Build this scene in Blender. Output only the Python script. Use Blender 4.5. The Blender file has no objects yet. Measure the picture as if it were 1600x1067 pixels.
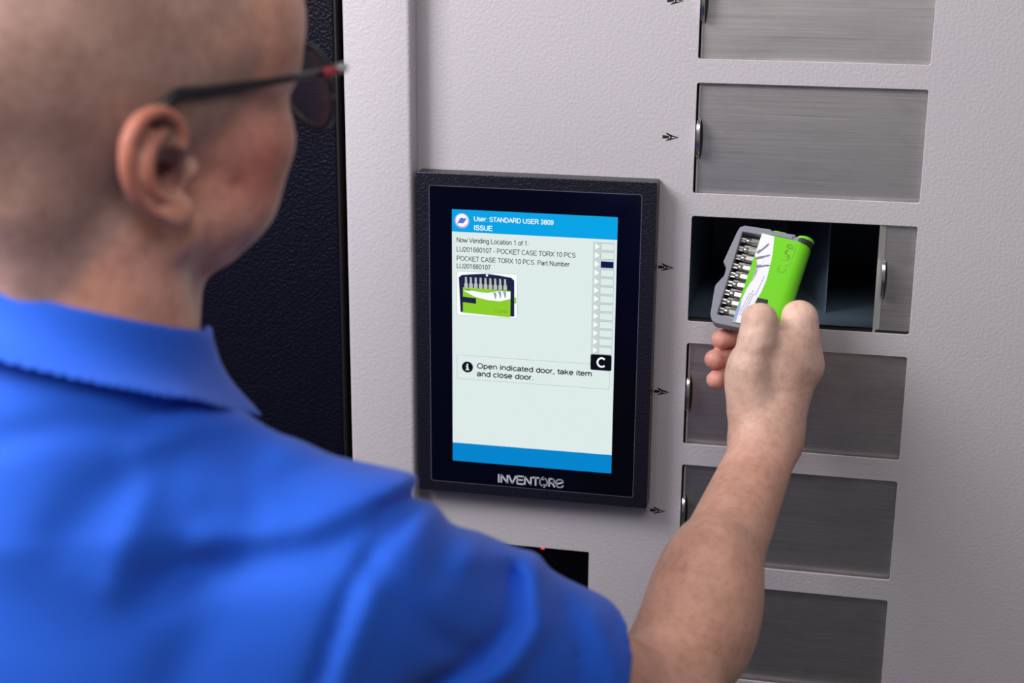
import bpy, bmesh, math, random
import numpy as np
from mathutils import Vector, Matrix
random.seed(4)
SC = bpy.context.scene
COL = SC.collection
PI = math.pi

# ------------------------------------------------------------------ camera, world, lights, exposure
CAM_C = np.array([0.3111, -1.2012, 0.2411])
AX_R = np.array([0.9769, 0.2138, 0.0069])      # camera right, forward, up in the room
AX_F = np.array([-0.2038, 0.94, -0.2735])
AX_U = np.array([-0.0649, 0.2657, 0.9619])
cam = bpy.data.cameras.new('camera')
cam.lens = 54.51; cam.sensor_width = 36.0; cam.clip_start = 0.05; cam.clip_end = 60
cam.dof.use_dof = True; cam.dof.focus_distance = 1.21; cam.dof.aperture_fstop = 4.2; cam.dof.aperture_blades = 9
cam_o = bpy.data.objects.new('camera', cam); COL.objects.link(cam_o)
M4 = Matrix.Identity(4)
for i in range(3):
    M4[i][0] = AX_R[i]; M4[i][1] = AX_U[i]; M4[i][2] = -AX_F[i]; M4[i][3] = CAM_C[i]
cam_o.matrix_world = M4
SC.camera = cam_o

world = bpy.data.worlds.new('world'); SC.world = world; world.use_nodes = True
world.node_tree.nodes['Background'].inputs[0].default_value = (0.95, 0.95, 1.0, 1)
world.node_tree.nodes['Background'].inputs[1].default_value = 0.14

def area(name, loc, target, size, power, color):
    l = bpy.data.lights.new(name, 'AREA'); l.shape = 'RECTANGLE'; l.size, l.size_y = size
    l.energy = power; l.color = color
    o = bpy.data.objects.new(name, l); COL.objects.link(o); o.location = loc
    o.rotation_euler = (Vector(target) - Vector(loc)).to_track_quat('-Z', 'Y').to_euler()
    return o
area('softbox_key', (-0.72, -0.80, 0.85), (0.1, -.1, 0.0), (0.6, 0.6), 21, (1.0, 0.98, 0.98))
area('added_fill', (-0.75, -1.9, 1.1), (-0.1, -0.4, 0), (1.0, 0.8), 11, (1.0, 0.98, 0.97))  # unseen fill added behind the camera to lift his back and face
area('added_overhead_fill', (0.35, -1.30, 1.0), (-0.05, -.45, 0.1), (0.7, 0.5), 6.5, (1.0, 0.98, 0.96))  # unseen soft light added above to brighten the side of his head

SC.view_settings.view_transform = 'Standard'; SC.view_settings.look = 'None'
SC.view_settings.gamma = 1.0; SC.view_settings.use_curve_mapping = False
SC.view_settings.exposure = 0.0
SC.cycles.use_denoising = True
SC.cycles.max_bounces = 8

# ------------------------------------------------------------------ materials
def srgb(*c):
    return tuple(((v/255)/12.92 if v/255 <= .04045 else ((v/255+.055)/1.055)**2.4) for v in c) + (1.0,)
def mat(name, color=(.5, .5, .5, 1), rough=.5, metal=0.0, spec=.5, emit=None, estr=1.0, coat=0, aniso=0):
    m = bpy.data.materials.new(name); m.use_nodes = True
    b = m.node_tree.nodes['Principled BSDF']
    b.inputs['Base Color'].default_value = color; b.inputs['Roughness'].default_value = rough
    b.inputs['Metallic'].default_value = metal; b.inputs['Specular IOR Level'].default_value = spec
    b.inputs['Coat Weight'].default_value = coat
    b.inputs['Anisotropic'].default_value = aniso
    if emit:
        b.inputs['Emission Color'].default_value = emit; b.inputs['Emission Strength'].default_value = estr
    return m
def nd(m, t, **kw):
    n = m.node_tree.nodes.new(t)
    for k, v in kw.items():
        if hasattr(n, k): setattr(n, k, v)
        else: n.inputs[k.replace('_', ' ')].default_value = v
    return n
def lk(m, a, b): m.node_tree.links.new(a, b)
def bump(m, height, strength, dist):
    b = nd(m, 'ShaderNodeBump'); b.inputs['Strength'].default_value = strength; b.inputs['Distance'].default_value = dist
    lk(m, height, b.inputs['Height']); lk(m, b.outputs[0], m.node_tree.nodes['Principled BSDF'].inputs['Normal'])
def obco(m, scale=(1, 1, 1)):
    t = nd(m, 'ShaderNodeTexCoord'); mp = nd(m, 'ShaderNodeMapping'); mp.inputs['Scale'].default_value = scale
    lk(m, t.outputs['Object'], mp.inputs['Vector']); return mp.outputs[0]
def powder(name, color, rough, spec, scale, strength, dist=.0004):
    m = mat(name, color, rough, 0, spec); v = obco(m)
    n = nd(m, 'ShaderNodeTexNoise', Scale=scale, Detail=1.5, Roughness=.5); lk(m, v, n.inputs['Vector'])
    r = nd(m, 'ShaderNodeValToRGB'); r.color_ramp.elements[0].position = .35; r.color_ramp.elements[1].position = .7
    lk(m, n.outputs[0], r.inputs[0]); bump(m, r.outputs[0], strength, dist)
    return m
M = {}
M['paint'] = powder('lilac_grey_powder_coat', srgb(193, 187, 193), .42, .45, 420, .45, .0003)
M['dark_paint'] = powder('blue_black_powder_coat', (.0024, .0022, .0090, 1), .38, .28, 420, .5, .0005)
M['bezel'] = powder('black_leather_grain', (.008, .008, .016, 1), .33, .5, 800, .6, .0003)
M['black'] = mat('black_void', (.003, .003, .004, 1), .6)
M['rubber'] = mat('black_rubber', (.006, .006, .007, 1), .5)
M['glass_black'] = mat('black_screen_glass', (.002, .002, .006, 1), .08, 0, .4)
M['scan_glass'] = mat('black_scanner_window', (.0015, .0015, .002, 1), .25, 0, .2)
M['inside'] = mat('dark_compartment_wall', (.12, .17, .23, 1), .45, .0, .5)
M['edge_metal'] = mat('bright_steel_edge', (.82, .79, .76, 1), .35, .6)
M['chrome'] = mat('polished_steel', (.75, .73, .72, 1), .22, 1)
def steel():
    m = mat('brushed_steel', (.5, .48, .48, 1), .36, 1.0, aniso=.5)
    b = m.node_tree.nodes['Principled BSDF']
    v = obco(m, (6, 1, 900)); n = nd(m, 'ShaderNodeTexNoise', Scale=1.0, Detail=4.0, Roughness=.7); lk(m, v, n.inputs['Vector'])
    v2 = obco(m, (14, 1, 45)); n2 = nd(m, 'ShaderNodeTexNoise', Scale=1.0, Detail=5.0, Roughness=.6, Distortion=.6); lk(m, v2, n2.inputs['Vector'])
    r = nd(m, 'ShaderNodeValToRGB'); r.color_ramp.elements[0].color = (.46, .435, .435, 1); r.color_ramp.elements[1].color = (1.0, .96, .95, 1)
    r.color_ramp.elements[0].position = .3; r.color_ramp.elements[1].position = .7
    mx = nd(m, 'ShaderNodeMath', operation='MULTIPLY'); mx.inputs[1].default_value = .55
    ad = nd(m, 'ShaderNodeMath', operation='MULTIPLY_ADD'); ad.inputs[1].default_value = .45
    lk(m, n2.outputs[0], mx.inputs[0]); lk(m, n.outputs[0], ad.inputs[0]); lk(m, mx.outputs[0], ad.inputs[2])
    lk(m, ad.outputs[0], r.inputs[0]); lk(m, r.outputs[0], b.inputs['Base Color'])
    mr = nd(m, 'ShaderNodeMapRange'); mr.inputs['To Min'].default_value = .58; mr.inputs['To Max'].default_value = .38
    lk(m, n2.outputs[0], mr.inputs['Value']); lk(m, mr.outputs[0], b.inputs['Roughness'])
    bump(m, n.outputs[0], .25, .0001)
    return m
M['steel'] = steel()
def screen(name, c, s=1.0): return mat(name, (.002, .002, .002, 1), .25, 0, .3, emit=c, estr=s)
M['scr_bg'] = screen('screen_pale', srgb(226, 240, 238), .95)
M['scr_top'] = screen('screen_cyan_bar', srgb(0, 163, 230), 1)
M['scr_bot'] = screen('screen_blue_bar', srgb(0, 133, 205), 1)
M['scr_dark'] = mat('screen_dark_ink', (.004, .006, .012, 1), .3, 0, .3)
M['scr_text'] = mat('screen_text_ink', (.01, .012, .014, 1), .3, 0, .3)
M['scr_white'] = screen('screen_white', srgb(250, 252, 255), 1)
M['scr_line'] = screen('screen_grey_line', srgb(150, 170, 172), .9)
M['scr_col'] = screen('screen_grey_column', srgb(203, 217, 216), .95)
M['scr_navy'] = screen('screen_navy', srgb(14, 22, 70), 1)
M['scr_green'] = screen('screen_green', srgb(140, 205, 40), 1)
M['scr_case'] = screen('screen_case_navy', srgb(26, 34, 66), 1)
M['scr_silver'] = screen('screen_silver', srgb(196, 200, 196), .9)
M['scr_violet'] = screen('screen_violet', srgb(180, 160, 226), 1)
M['scr_blue'] = screen('screen_icon_blue', srgb(96, 112, 205), 1)
M['logo'] = mat('pale_logo_print', srgb(205, 205, 222), .5)
M['led'] = mat('red_led', (.2, 0, 0, 1), .4, emit=(1, .02, .04, 1), estr=1.6)
M['green'] = mat('green_plastic', srgb(112, 208, 30), .33, 0, .5)
M['case_grey'] = powder('grey_case_plastic', srgb(132, 132, 144), .5, .4, 900, .4, .0002)
M['case_dark'] = mat('dark_case_inside', (.012, .012, .015, 1), .5)
M['sticker'] = mat('white_sticker', srgb(232, 232, 242), .45)
M['sticker_blue'] = mat('lavender_sticker_print', srgb(150, 158, 220), .45)
M['sticker_ink'] = mat('grey_sticker_print', srgb(128, 128, 148), .5)
M['bit_steel'] = mat('bit_steel', (.50, .49, .48, 1), .34, 1)
M['floor'] = mat('grey_floor', srgb(74, 72, 74), .6)

# ------------------------------------------------------------------ mesh helpers
def mesh_obj(name, me, material=None, parent=None):
    if material is not None: me.materials.append(material)
    o = bpy.data.objects.new(name, me); COL.objects.link(o)
    if parent is not None: o.parent = parent
    return o
def obj(name, bm, material=None, parent=None, smooth=False, loc=None):
    me = bpy.data.meshes.new(name)
    bmesh.ops.recalc_face_normals(bm, faces=bm.faces)
    bm.to_mesh(me); bm.free()
    if smooth:
        for p in me.polygons: p.use_smooth = True
    o = mesh_obj(name, me, material, parent)
    if loc is not None: o.location = loc
    return o
def empty(name, loc=(0, 0, 0), rot=None, parent=None):
    o = bpy.data.objects.new(name, None); COL.objects.link(o); o.location = loc
    o.empty_display_size = .02
    if rot is not None: o.rotation_mode = 'XYZ'; o.rotation_euler = rot
    if parent is not None: o.parent = parent
    return o
def tag(o, label=None, cat=None, group=None, kind=None):
    if label: o['label'] = label
    if cat: o['category'] = cat
    if group: o['group'] = group
    if kind: o['kind'] = kind
    return o
def box(bm, x0, x1, y0, y1, z0, z1, bev=0, seg=2):
    r = bmesh.ops.create_cube(bm, size=1)
    bmesh.ops.transform(bm, matrix=Matrix.Translation(((x0+x1)/2, (y0+y1)/2, (z0+z1)/2)) @ Matrix.Diagonal((x1-x0, y1-y0, z1-z0, 1)), verts=r['verts'])
    if bev:
        es = list({e for v in r['verts'] for e in v.link_edges})
        bmesh.ops.bevel(bm, geom=es, offset=bev, segments=seg, affect='EDGES', profile=.5)
    return bm
def boxo(name, x0, x1, y0, y1, z0, z1, m, parent=None, bev=0, seg=2, smooth=False):
    return obj(name, box(bmesh.new(), x0, x1, y0, y1, z0, z1, bev, seg), m, parent, smooth)
def prism(pts, d0, d1, axis='y', bm=None, bev=0):
    """closed outline pts (a,b) extruded along an axis from d0 to d1"""
    bm = bm or bmesh.new()
    def P(a, b, d): return {'y': (a, d, b), 'z': (a, b, d), 'x': (d, a, b)}[axis]
    lo = [bm.verts.new(P(a, b, d0)) for a, b in pts]; hi = [bm.verts.new(P(a, b, d1)) for a, b in pts]
    n = len(pts); fs = [bm.faces.new(lo), bm.faces.new(hi[::-1])]
    for i in range(n): fs.append(bm.faces.new((lo[i], lo[(i+1) % n], hi[(i+1) % n], hi[i])))
    if bev:
        es = list({e for f in fs[:2] for e in f.edges})
        bmesh.ops.bevel(bm, geom=es, offset=bev, segments=2, affect='EDGES', profile=.5)
    return bm
def rrect(x0, x1, z0, z1, r, n=5):
    out = []
    for cx, cz, a0 in ((x1-r, z1-r, 0), (x0+r, z1-r, 90), (x0+r, z0+r, 180), (x1-r, z0+r, 270)):
        for i in range(n+1):
            a = math.radians(a0+90*i/n); out.append((cx+r*math.cos(a), cz+r*math.sin(a)))
    return out
def curve_plate(name, outlines, y, half, bevel, m, parent=None):
    """flat plate (facing -Y) with holes: 2D filled curve turned into a mesh"""
    cu = bpy.data.curves.new(name, 'CURVE'); cu.dimensions = '2D'; cu.fill_mode = 'BOTH'
    cu.extrude = half; cu.bevel_depth = bevel; cu.bevel_resolution = 2
    for pts in outlines:
        s = cu.splines.new('POLY'); s.points.add(len(pts)-1); s.use_cyclic_u = True
        for i, (a, b) in enumerate(pts): s.points[i].co = (a, b, 0, 1)
    t = bpy.data.objects.new('tmp', cu); COL.objects.link(t)
    bpy.context.view_layer.update()
    me = bpy.data.meshes.new_from_object(t.evaluated_get(bpy.context.evaluated_depsgraph_get()))
    bpy.data.objects.remove(t)
    me.transform(Matrix.Translation((0, y, 0)) @ Matrix.Rotation(PI/2, 4, 'X'))
    me.materials.clear()
    return mesh_obj(name, me, m, parent)
def tube(bm, pts, rad, seg=10, flat=1.0, up=(0, 0, 1)):
    """swept tube through pts; rad a number or a list"""
    pts = [Vector(p) for p in pts]; n = len(pts); rings = []
    for i, p in enumerate(pts):
        d = (pts[min(i+1, n-1)]-pts[max(i-1, 0)]).normalized()
        u = Vector(up); u = (u-d*u.dot(d))
        u = u.normalized() if u.length > 1e-4 else d.orthogonal().normalized()
        w = d.cross(u); r = rad[i] if hasattr(rad, '__len__') else rad
        rings.append([bm.verts.new(p+u*math.cos(2*PI*k/seg)*r+w*math.sin(2*PI*k/seg)*r*flat) for k in range(seg)])
    for a, b in zip(rings, rings[1:]):
        for k in range(seg): bm.faces.new((a[k], a[(k+1) % seg], b[(k+1) % seg], b[k]))
    bm.faces.new(rings[0][::-1]); bm.faces.new(rings[-1])
    return bm

# ------------------------------------------------------------------ stroke lettering (grotesque proportions, cap height 1)
def arc(cx, cy, rx, ry, a0, a1, n=9):
    return [(cx+rx*math.cos(math.radians(a0+(a1-a0)*i/(n-1))), cy+ry*math.sin(math.radians(a0+(a1-a0)*i/(n-1)))) for i in range(n)]
def bowl(x, y, w, h): return [(x, y), (x+w-h/2, y)] + arc(x+w-h/2, y+h/2, h/2, h/2, -90, 90, 7) + [(x, y+h)]
O6 = arc(.34, .355, .27, .355, 90, 450, 17)
G = {
 'A': (.93, [[(.05, 0), (.45, 1), (.86, 0)], [(.18, .33), (.73, .33)]]),
 'C': (1.0, [arc(.52, .5, .42, .5, 50, 310, 15)]),
 'D': (1.0, [[(.12, 0), (.12, 1), (.45, 1)] + arc(.45, .5, .42, .5, 90, -90, 11) + [(.12, 0)]]),
 'E': (.93, [[(.84, 1), (.12, 1), (.12, 0), (.86, 0)], [(.12, .53), (.78, .53)]]),
 'I': (.39, [[(.19, 0), (.19, 1)]]),
 'K': (.93, [[(.12, 0), (.12, 1)], [(.8, 1), (.12, .36)], [(.36, .58), (.86, 0)]]),
 'L': (.78, [[(.12, 1), (.12, 0), (.74, 0)]]),
 'N': (1.0, [[(.12, 0), (.12, 1), (.86, 0), (.86, 1)]]),
 'O': (1.09, [arc(.54, .5, .44, .5, 0, 360, 21)]),
 'P': (.93, [[(.12, 0)] + [(.12, .45)] + bowl(.12, .45, .7, .55) + [(.12, .45)]]),
 'R': (1.0, [[(.12, 0)] + [(.12, .47)] + bowl(.12, .47, .72, .53) + [(.12, .47)], [(.5, .47), (.9, 0)]]),
 'S': (.93, [arc(.46, .745, .33, .255, 20, 215, 9) + [(.3, .56), (.66, .46)] + arc(.46, .27, .36, .27, 30, -160, 10)]),
 'T': (.85, [[(.03, 1), (.82, 1)], [(.425, 0), (.425, 1)]]),
 'U': (1.0, [[(.12, 1), (.12, .36)] + arc(.49, .36, .37, .36, 180, 360, 11) + [(.86, 1)]]),
 'V': (.93, [[(.03, 1), (.46, 0), (.9, 1)]]),
 'X': (.93, [[(.05, 0), (.86, 1)], [(.07, 1), (.88, 0)]]),
 'a': (.78, [arc(.36, .5, .28, .22, 155, 10, 7) + [(.64, .2), (.66, 0)], [(.64, .42), (.3, .38)] + arc(.28, .19, .2, .19, 110, 300, 8) + [(.64, .22)]]),
 'b': (.78, [[(.12, 0), (.12, 1)], arc(.39, .36, .28, .36, 0, 360, 15)]),
 'c': (.70, [arc(.38, .36, .29, .36, 45, 315, 12)]),
 'd': (.78, [[(.66, 0), (.66, 1)], arc(.38, .36, .28, .36, 0, 360, 15)]),
 'e': (.78, [[(.1, .38), (.67, .38)] + arc(.385, .36, .29, .36, 5, 315, 14)]),
 'f': (.39, [[(.38, .98), (.2, .93), (.16, .8), (.16, 0)], [(.02, .7), (.35, .7)]]),
 'g': (.78, [arc(.37, .36, .28, .36, 0, 360, 15), [(.65, .72), (.65, -.05)] + arc(.37, -.05, .28, .23, 0, -150, 8)]),
 'i': (.31, [[(.15, 0), (.15, .72)], [(.15, .9), (.15, 1)]]),
 'k': (.70, [[(.11, 0), (.11, 1)], [(.58, .72), (.11, .27)], [(.3, .45), (.62, 0)]]),
 'l': (.31, [[(.15, 0), (.15, 1)]]),
 'm': (1.16, [[(.11, 0), (.11, .72)], [(.11, .42)] + arc(.34, .48, .22, .24, 180, 0, 8) + [(.57, 0)], [(.57, .42)] + arc(.8, .48, .22, .24, 180, 0, 8) + [(1.03, 0)]]),
 'n': (.78, [[(.12, 0), (.12, .72)], [(.12, .42)] + arc(.39, .45, .26, .27, 180, 0, 9) + [(.65, 0)]]),
 'o': (.78, [arc(.38, .36, .3, .36, 0, 360, 17)]),
 'p': (.78, [[(.12, .72), (.12, -.27)], arc(.39, .36, .28, .36, 0, 360, 15)]),
 'v': (.70, [[(.03, .72), (.35, 0), (.67, .72)]]),
 'r': (.47, [[(.12, 0), (.12, .72)], [(.12, .42)] + arc(.36, .44, .23, .27, 170, 85, 5)]),
 's': (.70, [arc(.35, .54, .24, .18, 25, 210, 8) + [(.45, .34)] + arc(.35, .19, .26, .19, 40, -160, 8)]),
 't': (.39, [[(.17, .92), (.17, .16), (.24, .02), (.37, .02)], [(.02, .7), (.36, .7)]]),
 'u': (.78, [[(.12, .72), (.12, .26)] + arc(.38, .26, .26, .26, 180, 360, 9), [(.64, .72), (.64, 0)]]),
 'w': (1.0, [[(.03, .72), (.25, 0), (.5, .68), (.76, 0), (.98, .72)]]),
 '0': (.78, [arc(.385, .5, .29, .5, 0, 360, 17)]),
 '1': (.78, [[(.17, .76), (.42, 1), (.42, 0)]]),
 '2': (.78, [arc(.38, .71, .28, .29, 170, -20, 9) + [(.3, .25), (.08, 0), (.68, 0)]]),
 '3': (.78, [arc(.36, .745, .25, .255, 160, -80, 9) + [(.3, .5)], [(.36, .5)] + arc(.36, .265, .29, .265, 80, -165, 10)]),
 '6': (.78, [arc(.39, .32, .27, .32, 0, 360, 15), [(.12, .32), (.13, .6)] + arc(.42, .62, .29, .38, 165, 30, 7)]),
 '7': (.78, [[(.08, 1), (.68, 1), (.4, .55), (.28, 0)]]),
 '8': (.78, [arc(.38, .745, .25, .255, 0, 360, 15), arc(.38, .265, .29, .265, 0, 360, 15)]),
 '9': (.78, [arc(.37, .68, .27, .32, 0, 360, 15), [(.64, .68), (.63, .4)] + arc(.34, .38, .29, .38, -15, -150, 7)]),
 '.': (.39, [[(.19, 0), (.19, .06)]]), ',': (.39, [[(.2, .05), (.2, -.04), (.13, -.17)]]), ':': (.39, [[(.19, 0), (.19, .06)], [(.19, .6), (.19, .66)]]),
 '-': (.47, [[(.06, .37), (.4, .37)]]), ' ': (.39, []),
}
def strokes(lines, th):
    """quads along polylines, with small discs at the joints; returns verts (x,z), faces"""
    V, F = [], []
    for pl in lines:
        for (ax, ay), (bx, by) in zip(pl, pl[1:]):
            dx, dy = bx-ax, by-ay; L = math.hypot(dx, dy)
            if L < 1e-9: continue
            dx /= L; dy /= L; e = th*.18; n = len(V)
            for s, (qx, qy), t in ((1, (ax, ay), -e), (-1, (ax, ay), -e), (-1, (bx, by), e), (1, (bx, by), e)):
                V.append((qx+dx*t-dy*th/2*s, qy+dy*t+dx*th/2*s))
            F.append((n, n+1, n+2, n+3))
    return V, F
def lettering(name, text, x, z, cap, y, m, parent, th=.11, width=None, sx=1.0, extra=None):
    """text as one thin raised mesh, baseline start (x,z); width squeezes or stretches the line"""
    lines, cx = [], 0
    for ch in text:
        adv, g = G[ch]
        for pl in g: lines.append([((cx+a)*cap*sx, b*cap) for a, b in pl])
        cx += adv
    tot = cx*cap*sx; k = (width/tot) if width else 1.0
    lines = [[(x+a*k, z+b) for a, b in pl] for pl in lines]
    if extra: lines += extra
    V, F = strokes(lines, th*cap)
    me = bpy.data.meshes.new(name); me.from_pydata([(a, y, b) for a, b in V], [], F)
    return mesh_obj(name, me, m, parent)
def flat(name, pts, y, m, parent, th=.00005):
    return obj(name, prism(pts, y, y+th, 'y'), m, parent)

# ------------------------------------------------------------------ implicit surfaces: blended bodies meshed with surface nets
def isosurface(fn, lo, hi, h):
    B = 8; lo = np.array(lo, float); nb = np.ceil((np.array(hi)-lo)/(B*h)).astype(int)
    bi = np.stack(np.meshgrid(*[np.arange(n) for n in nb], indexing='ij'), -1).reshape(-1, 3)
    c = lo+(bi+.5)*B*h
    bi = bi[np.abs(fn(c)) < B*h*1.5]
    g = np.stack(np.meshgrid(*[np.arange(B+1)]*3, indexing='ij'), -1).reshape(-1, 3)
    vals = np.empty((len(bi), (B+1)**3))
    for s in range(0, len(bi), 400):
        p = lo+((bi[s:s+400, None, :]*B+g[None])*h)
        vals[s:s+400] = fn(p.reshape(-1, 3)).reshape(p.shape[:2])
    V = vals.reshape(-1, B+1, B+1, B+1); D = (nb*B+2).astype(np.int64)
    ins = V < 0
    cs = [(i, j, k) for i in (0, 1) for j in (0, 1) for k in (0, 1)]
    cnt = sum(ins[:, i:i+B, j:j+B, k:k+B].astype(np.int8) for i, j, k in cs)
    b, x, y, z = np.nonzero((cnt > 0) & (cnt < 8))
    cv = {c_: V[b, x+c_[0], y+c_[1], z+c_[2]] for c_ in cs}
    acc = np.zeros((len(b), 3)); w = np.zeros(len(b))
    for a in cs:
        for ax in range(3):
            if a[ax]: continue
            e = list(a); e[ax] = 1; e = tuple(e); va, vb = cv[a], cv[e]
            m_ = (va < 0) != (vb < 0); t = np.where(m_, va/np.where(m_, va-vb, 1), 0)
            q = np.tile(np.array(a, float), (len(b), 1)); q[:, ax] = t
            acc += q*m_[:, None]; w += m_
    gi = bi[b]*B+np.stack((x, y, z), -1)
    P = lo+(gi+acc/w[:, None])*h
    key = (gi[:, 0]*D[1]+gi[:, 1])*D[2]+gi[:, 2]; order = np.argsort(key); sk = key[order]
    quads = []
    for ax in range(3):
        sl = [slice(0, B)]*3; s2 = list(sl); s2[ax] = slice(1, B+1)
        A = ins[:, sl[0], sl[1], sl[2]]; C2 = ins[:, s2[0], s2[1], s2[2]]
        eb, ex, ey, ez = np.nonzero(A != C2)
        base = bi[eb]*B+np.stack((ex, ey, ez), -1); u, v = (ax+1) % 3, (ax+2) % 3
        flip = A[eb, ex, ey, ez]; idx = []; ok = np.ones(len(eb), bool)
        for du, dv in ((0, 0), (-1, 0), (-1, -1), (0, -1)):
            q = base.copy(); q[:, u] += du; q[:, v] += dv
            kk = (q[:, 0]*D[1]+q[:, 1])*D[2]+q[:, 2]
            pos = np.clip(np.searchsorted(sk, kk), 0, len(sk)-1); ok &= sk[pos] == kk; idx.append(order[pos])
        Q = np.stack(idx, -1)
        Q = np.where(flip[:, None], Q, Q[:, ::-1]); quads.append(Q[ok])
    return P, np.concatenate(quads)
def relax(P, Q, it=2, lam=.5):
    e = np.concatenate([Q[:, [i, (i+1) % 4]] for i in range(4)])
    for _ in range(it):
        s = np.zeros_like(P); n = np.zeros(len(P))
        np.add.at(s, e[:, 0], P[e[:, 1]]); np.add.at(s, e[:, 1], P[e[:, 0]])
        np.add.at(n, e[:, 0], 1); np.add.at(n, e[:, 1], 1)
        P = P+(s/np.maximum(n, 1)[:, None]-P)*lam
    return P
def np_mesh(name, P, Q):
    me = bpy.data.meshes.new(name)
    me.vertices.add(len(P)); me.vertices.foreach_set('co', P.astype(np.float32).ravel())
    me.loops.add(Q.size); me.loops.foreach_set('vertex_index', Q.astype(np.int32).ravel())
    me.polygons.add(len(Q)); me.polygons.foreach_set('loop_start', np.arange(0, Q.size, 4, dtype=np.int32))
    me.polygons.foreach_set('use_smooth', np.ones(len(Q), bool))
    me.update(calc_edges=True); me.validate()
    return me
def smin(a, b, k):
    h = np.clip(.5+.5*(b-a)/k, 0, 1); return b+(a-b)*h-k*h*(1-h)
def smax(a, b, k): return -smin(-a, -b, k)
def d_cap(p, a, b, r1, r2):
    a = np.asarray(a, float); b = np.asarray(b, float); ab = b-a
    t = np.clip(((p-a)@ab)/(ab@ab), 0, 1); return np.linalg.norm(p-a-t[:, None]*ab, axis=1)-(r1+(r2-r1)*t)
def d_sph(p, c, r): return np.linalg.norm(p-np.asarray(c, float), axis=1)-r
def d_ell(p, c, r, R=None):
    q = p-np.asarray(c, float)
    if R is not None: q = q@R
    r = np.asarray(r, float); k0 = np.linalg.norm(q/r, axis=1); k1 = np.linalg.norm(q/(r*r), axis=1)
    return k0*(k0-1)/np.maximum(k1, 1e-9)
def d_chain(p, pts, rs, k=.004):
    d = None
    for i in range(len(pts)-1):
        e = d_cap(p, pts[i], pts[i+1], rs[i], rs[i+1]); d = e if d is None else smin(d, e, k)
    return d
def seg_dist2(u, v, a, b):
    ab = np.array(b, float)-np.array(a, float); t = np.clip(((u-a[0])*ab[0]+(v-a[1])*ab[1])/(ab@ab), 0, 1)
    return np.hypot(u-a[0]-t*ab[0], v-a[1]-t*ab[1])

M['wall'] = mat('white_wall', srgb(205, 205, 208), .8)
tag(boxo('floor', -4, 4, -7, 1.0, -1.55, -1.5, M['floor']), kind='structure')
tag(boxo('wall_back', -3, 3, .95, 1.0, -1.5, 1.3, M['wall']), kind='structure')

# ------------------------------------------------------------------ the dispensing machine
DL, DR, DZ, DH, DP = .1942, .3671, .1080, .0863, .1038      # door openings: left, right, top of the second, height, pitch
ROWS = [DZ+DP*(1-i) for i in range(13)]                      # tops of the 13 openings
mach = empty('vending_machine', (0.25, .35, -1.5)); MO = Vector(mach.location)
tag(mach, 'tall lilac-grey vending machine with a column of steel sliding doors', 'vending machine')
def mp(o):                                                   # parent to the machine keeping room coordinates
    o.parent = mach; o.location = Vector(o.location)-MO; return o
holes = [rrect(DL, DR, t-DH, t, .0022) for t in ROWS]
SCN = (.0215, .1190, -.375, -.2890)
panel = curve_plate('front_panel', [rrect(-.0285, .62, -1.42, .46, .001, 1)] + holes + [rrect(*SCN, .001, 2)], .0010, .0006, .0004, M['paint']); mp(panel)
bm = bmesh.new()
for bx in ((-.0875, -.0835, .03, .7, -1.42, .46), (.616, .62, .002, .7, -1.42, .46), (-.0875, .62, .69, .7, -1.42, .46), (-.0875, .62, .002, .7, .455, .46), (-.0875, .62, .01, .7, -1.5, -1.42)):
    box(bm, *bx)
mp(obj('cabinet_shell', bm, M['paint']))
mp(boxo('front_post', -.0835, -.0279, -.0200, .03, -1.42, .46, M['paint'], None, .0035, 4, True))

def pull_tab(x, zc, s=1.0):
    """half-moon finger pull standing out of the door edge"""
    pts = [(-.0066*s*math.cos(a), .0150*s*math.sin(a)) for a in [PI/2-PI*i/16 for i in range(17)]]
    bm = prism([(p[0]+.001, p[1]+zc) for p in pts], x, x+.0024, 'x', bev=.0004)
    return bm
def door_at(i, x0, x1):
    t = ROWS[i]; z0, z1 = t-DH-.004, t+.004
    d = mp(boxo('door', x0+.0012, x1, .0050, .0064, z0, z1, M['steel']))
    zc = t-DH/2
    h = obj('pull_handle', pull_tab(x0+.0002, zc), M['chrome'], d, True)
    # black half-moon standing in for the shaded cutout by the pull; bright folded edge
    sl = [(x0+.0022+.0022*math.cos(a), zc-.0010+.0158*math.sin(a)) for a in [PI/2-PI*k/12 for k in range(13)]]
    obj('pull_slot_shade', prism(sl, .0046, .0052), M['black'], d)
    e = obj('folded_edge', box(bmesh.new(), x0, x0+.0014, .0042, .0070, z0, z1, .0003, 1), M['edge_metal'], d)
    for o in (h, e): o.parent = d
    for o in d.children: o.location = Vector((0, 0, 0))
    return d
DOORS = []
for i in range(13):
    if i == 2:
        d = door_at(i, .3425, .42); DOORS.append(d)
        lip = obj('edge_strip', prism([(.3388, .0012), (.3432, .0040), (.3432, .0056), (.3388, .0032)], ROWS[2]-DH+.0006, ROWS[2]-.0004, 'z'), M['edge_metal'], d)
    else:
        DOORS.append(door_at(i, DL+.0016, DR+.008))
for i, d in enumerate(DOORS):
    if i == 2: d['label'] = 'brushed steel door slid open to the right'
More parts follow.
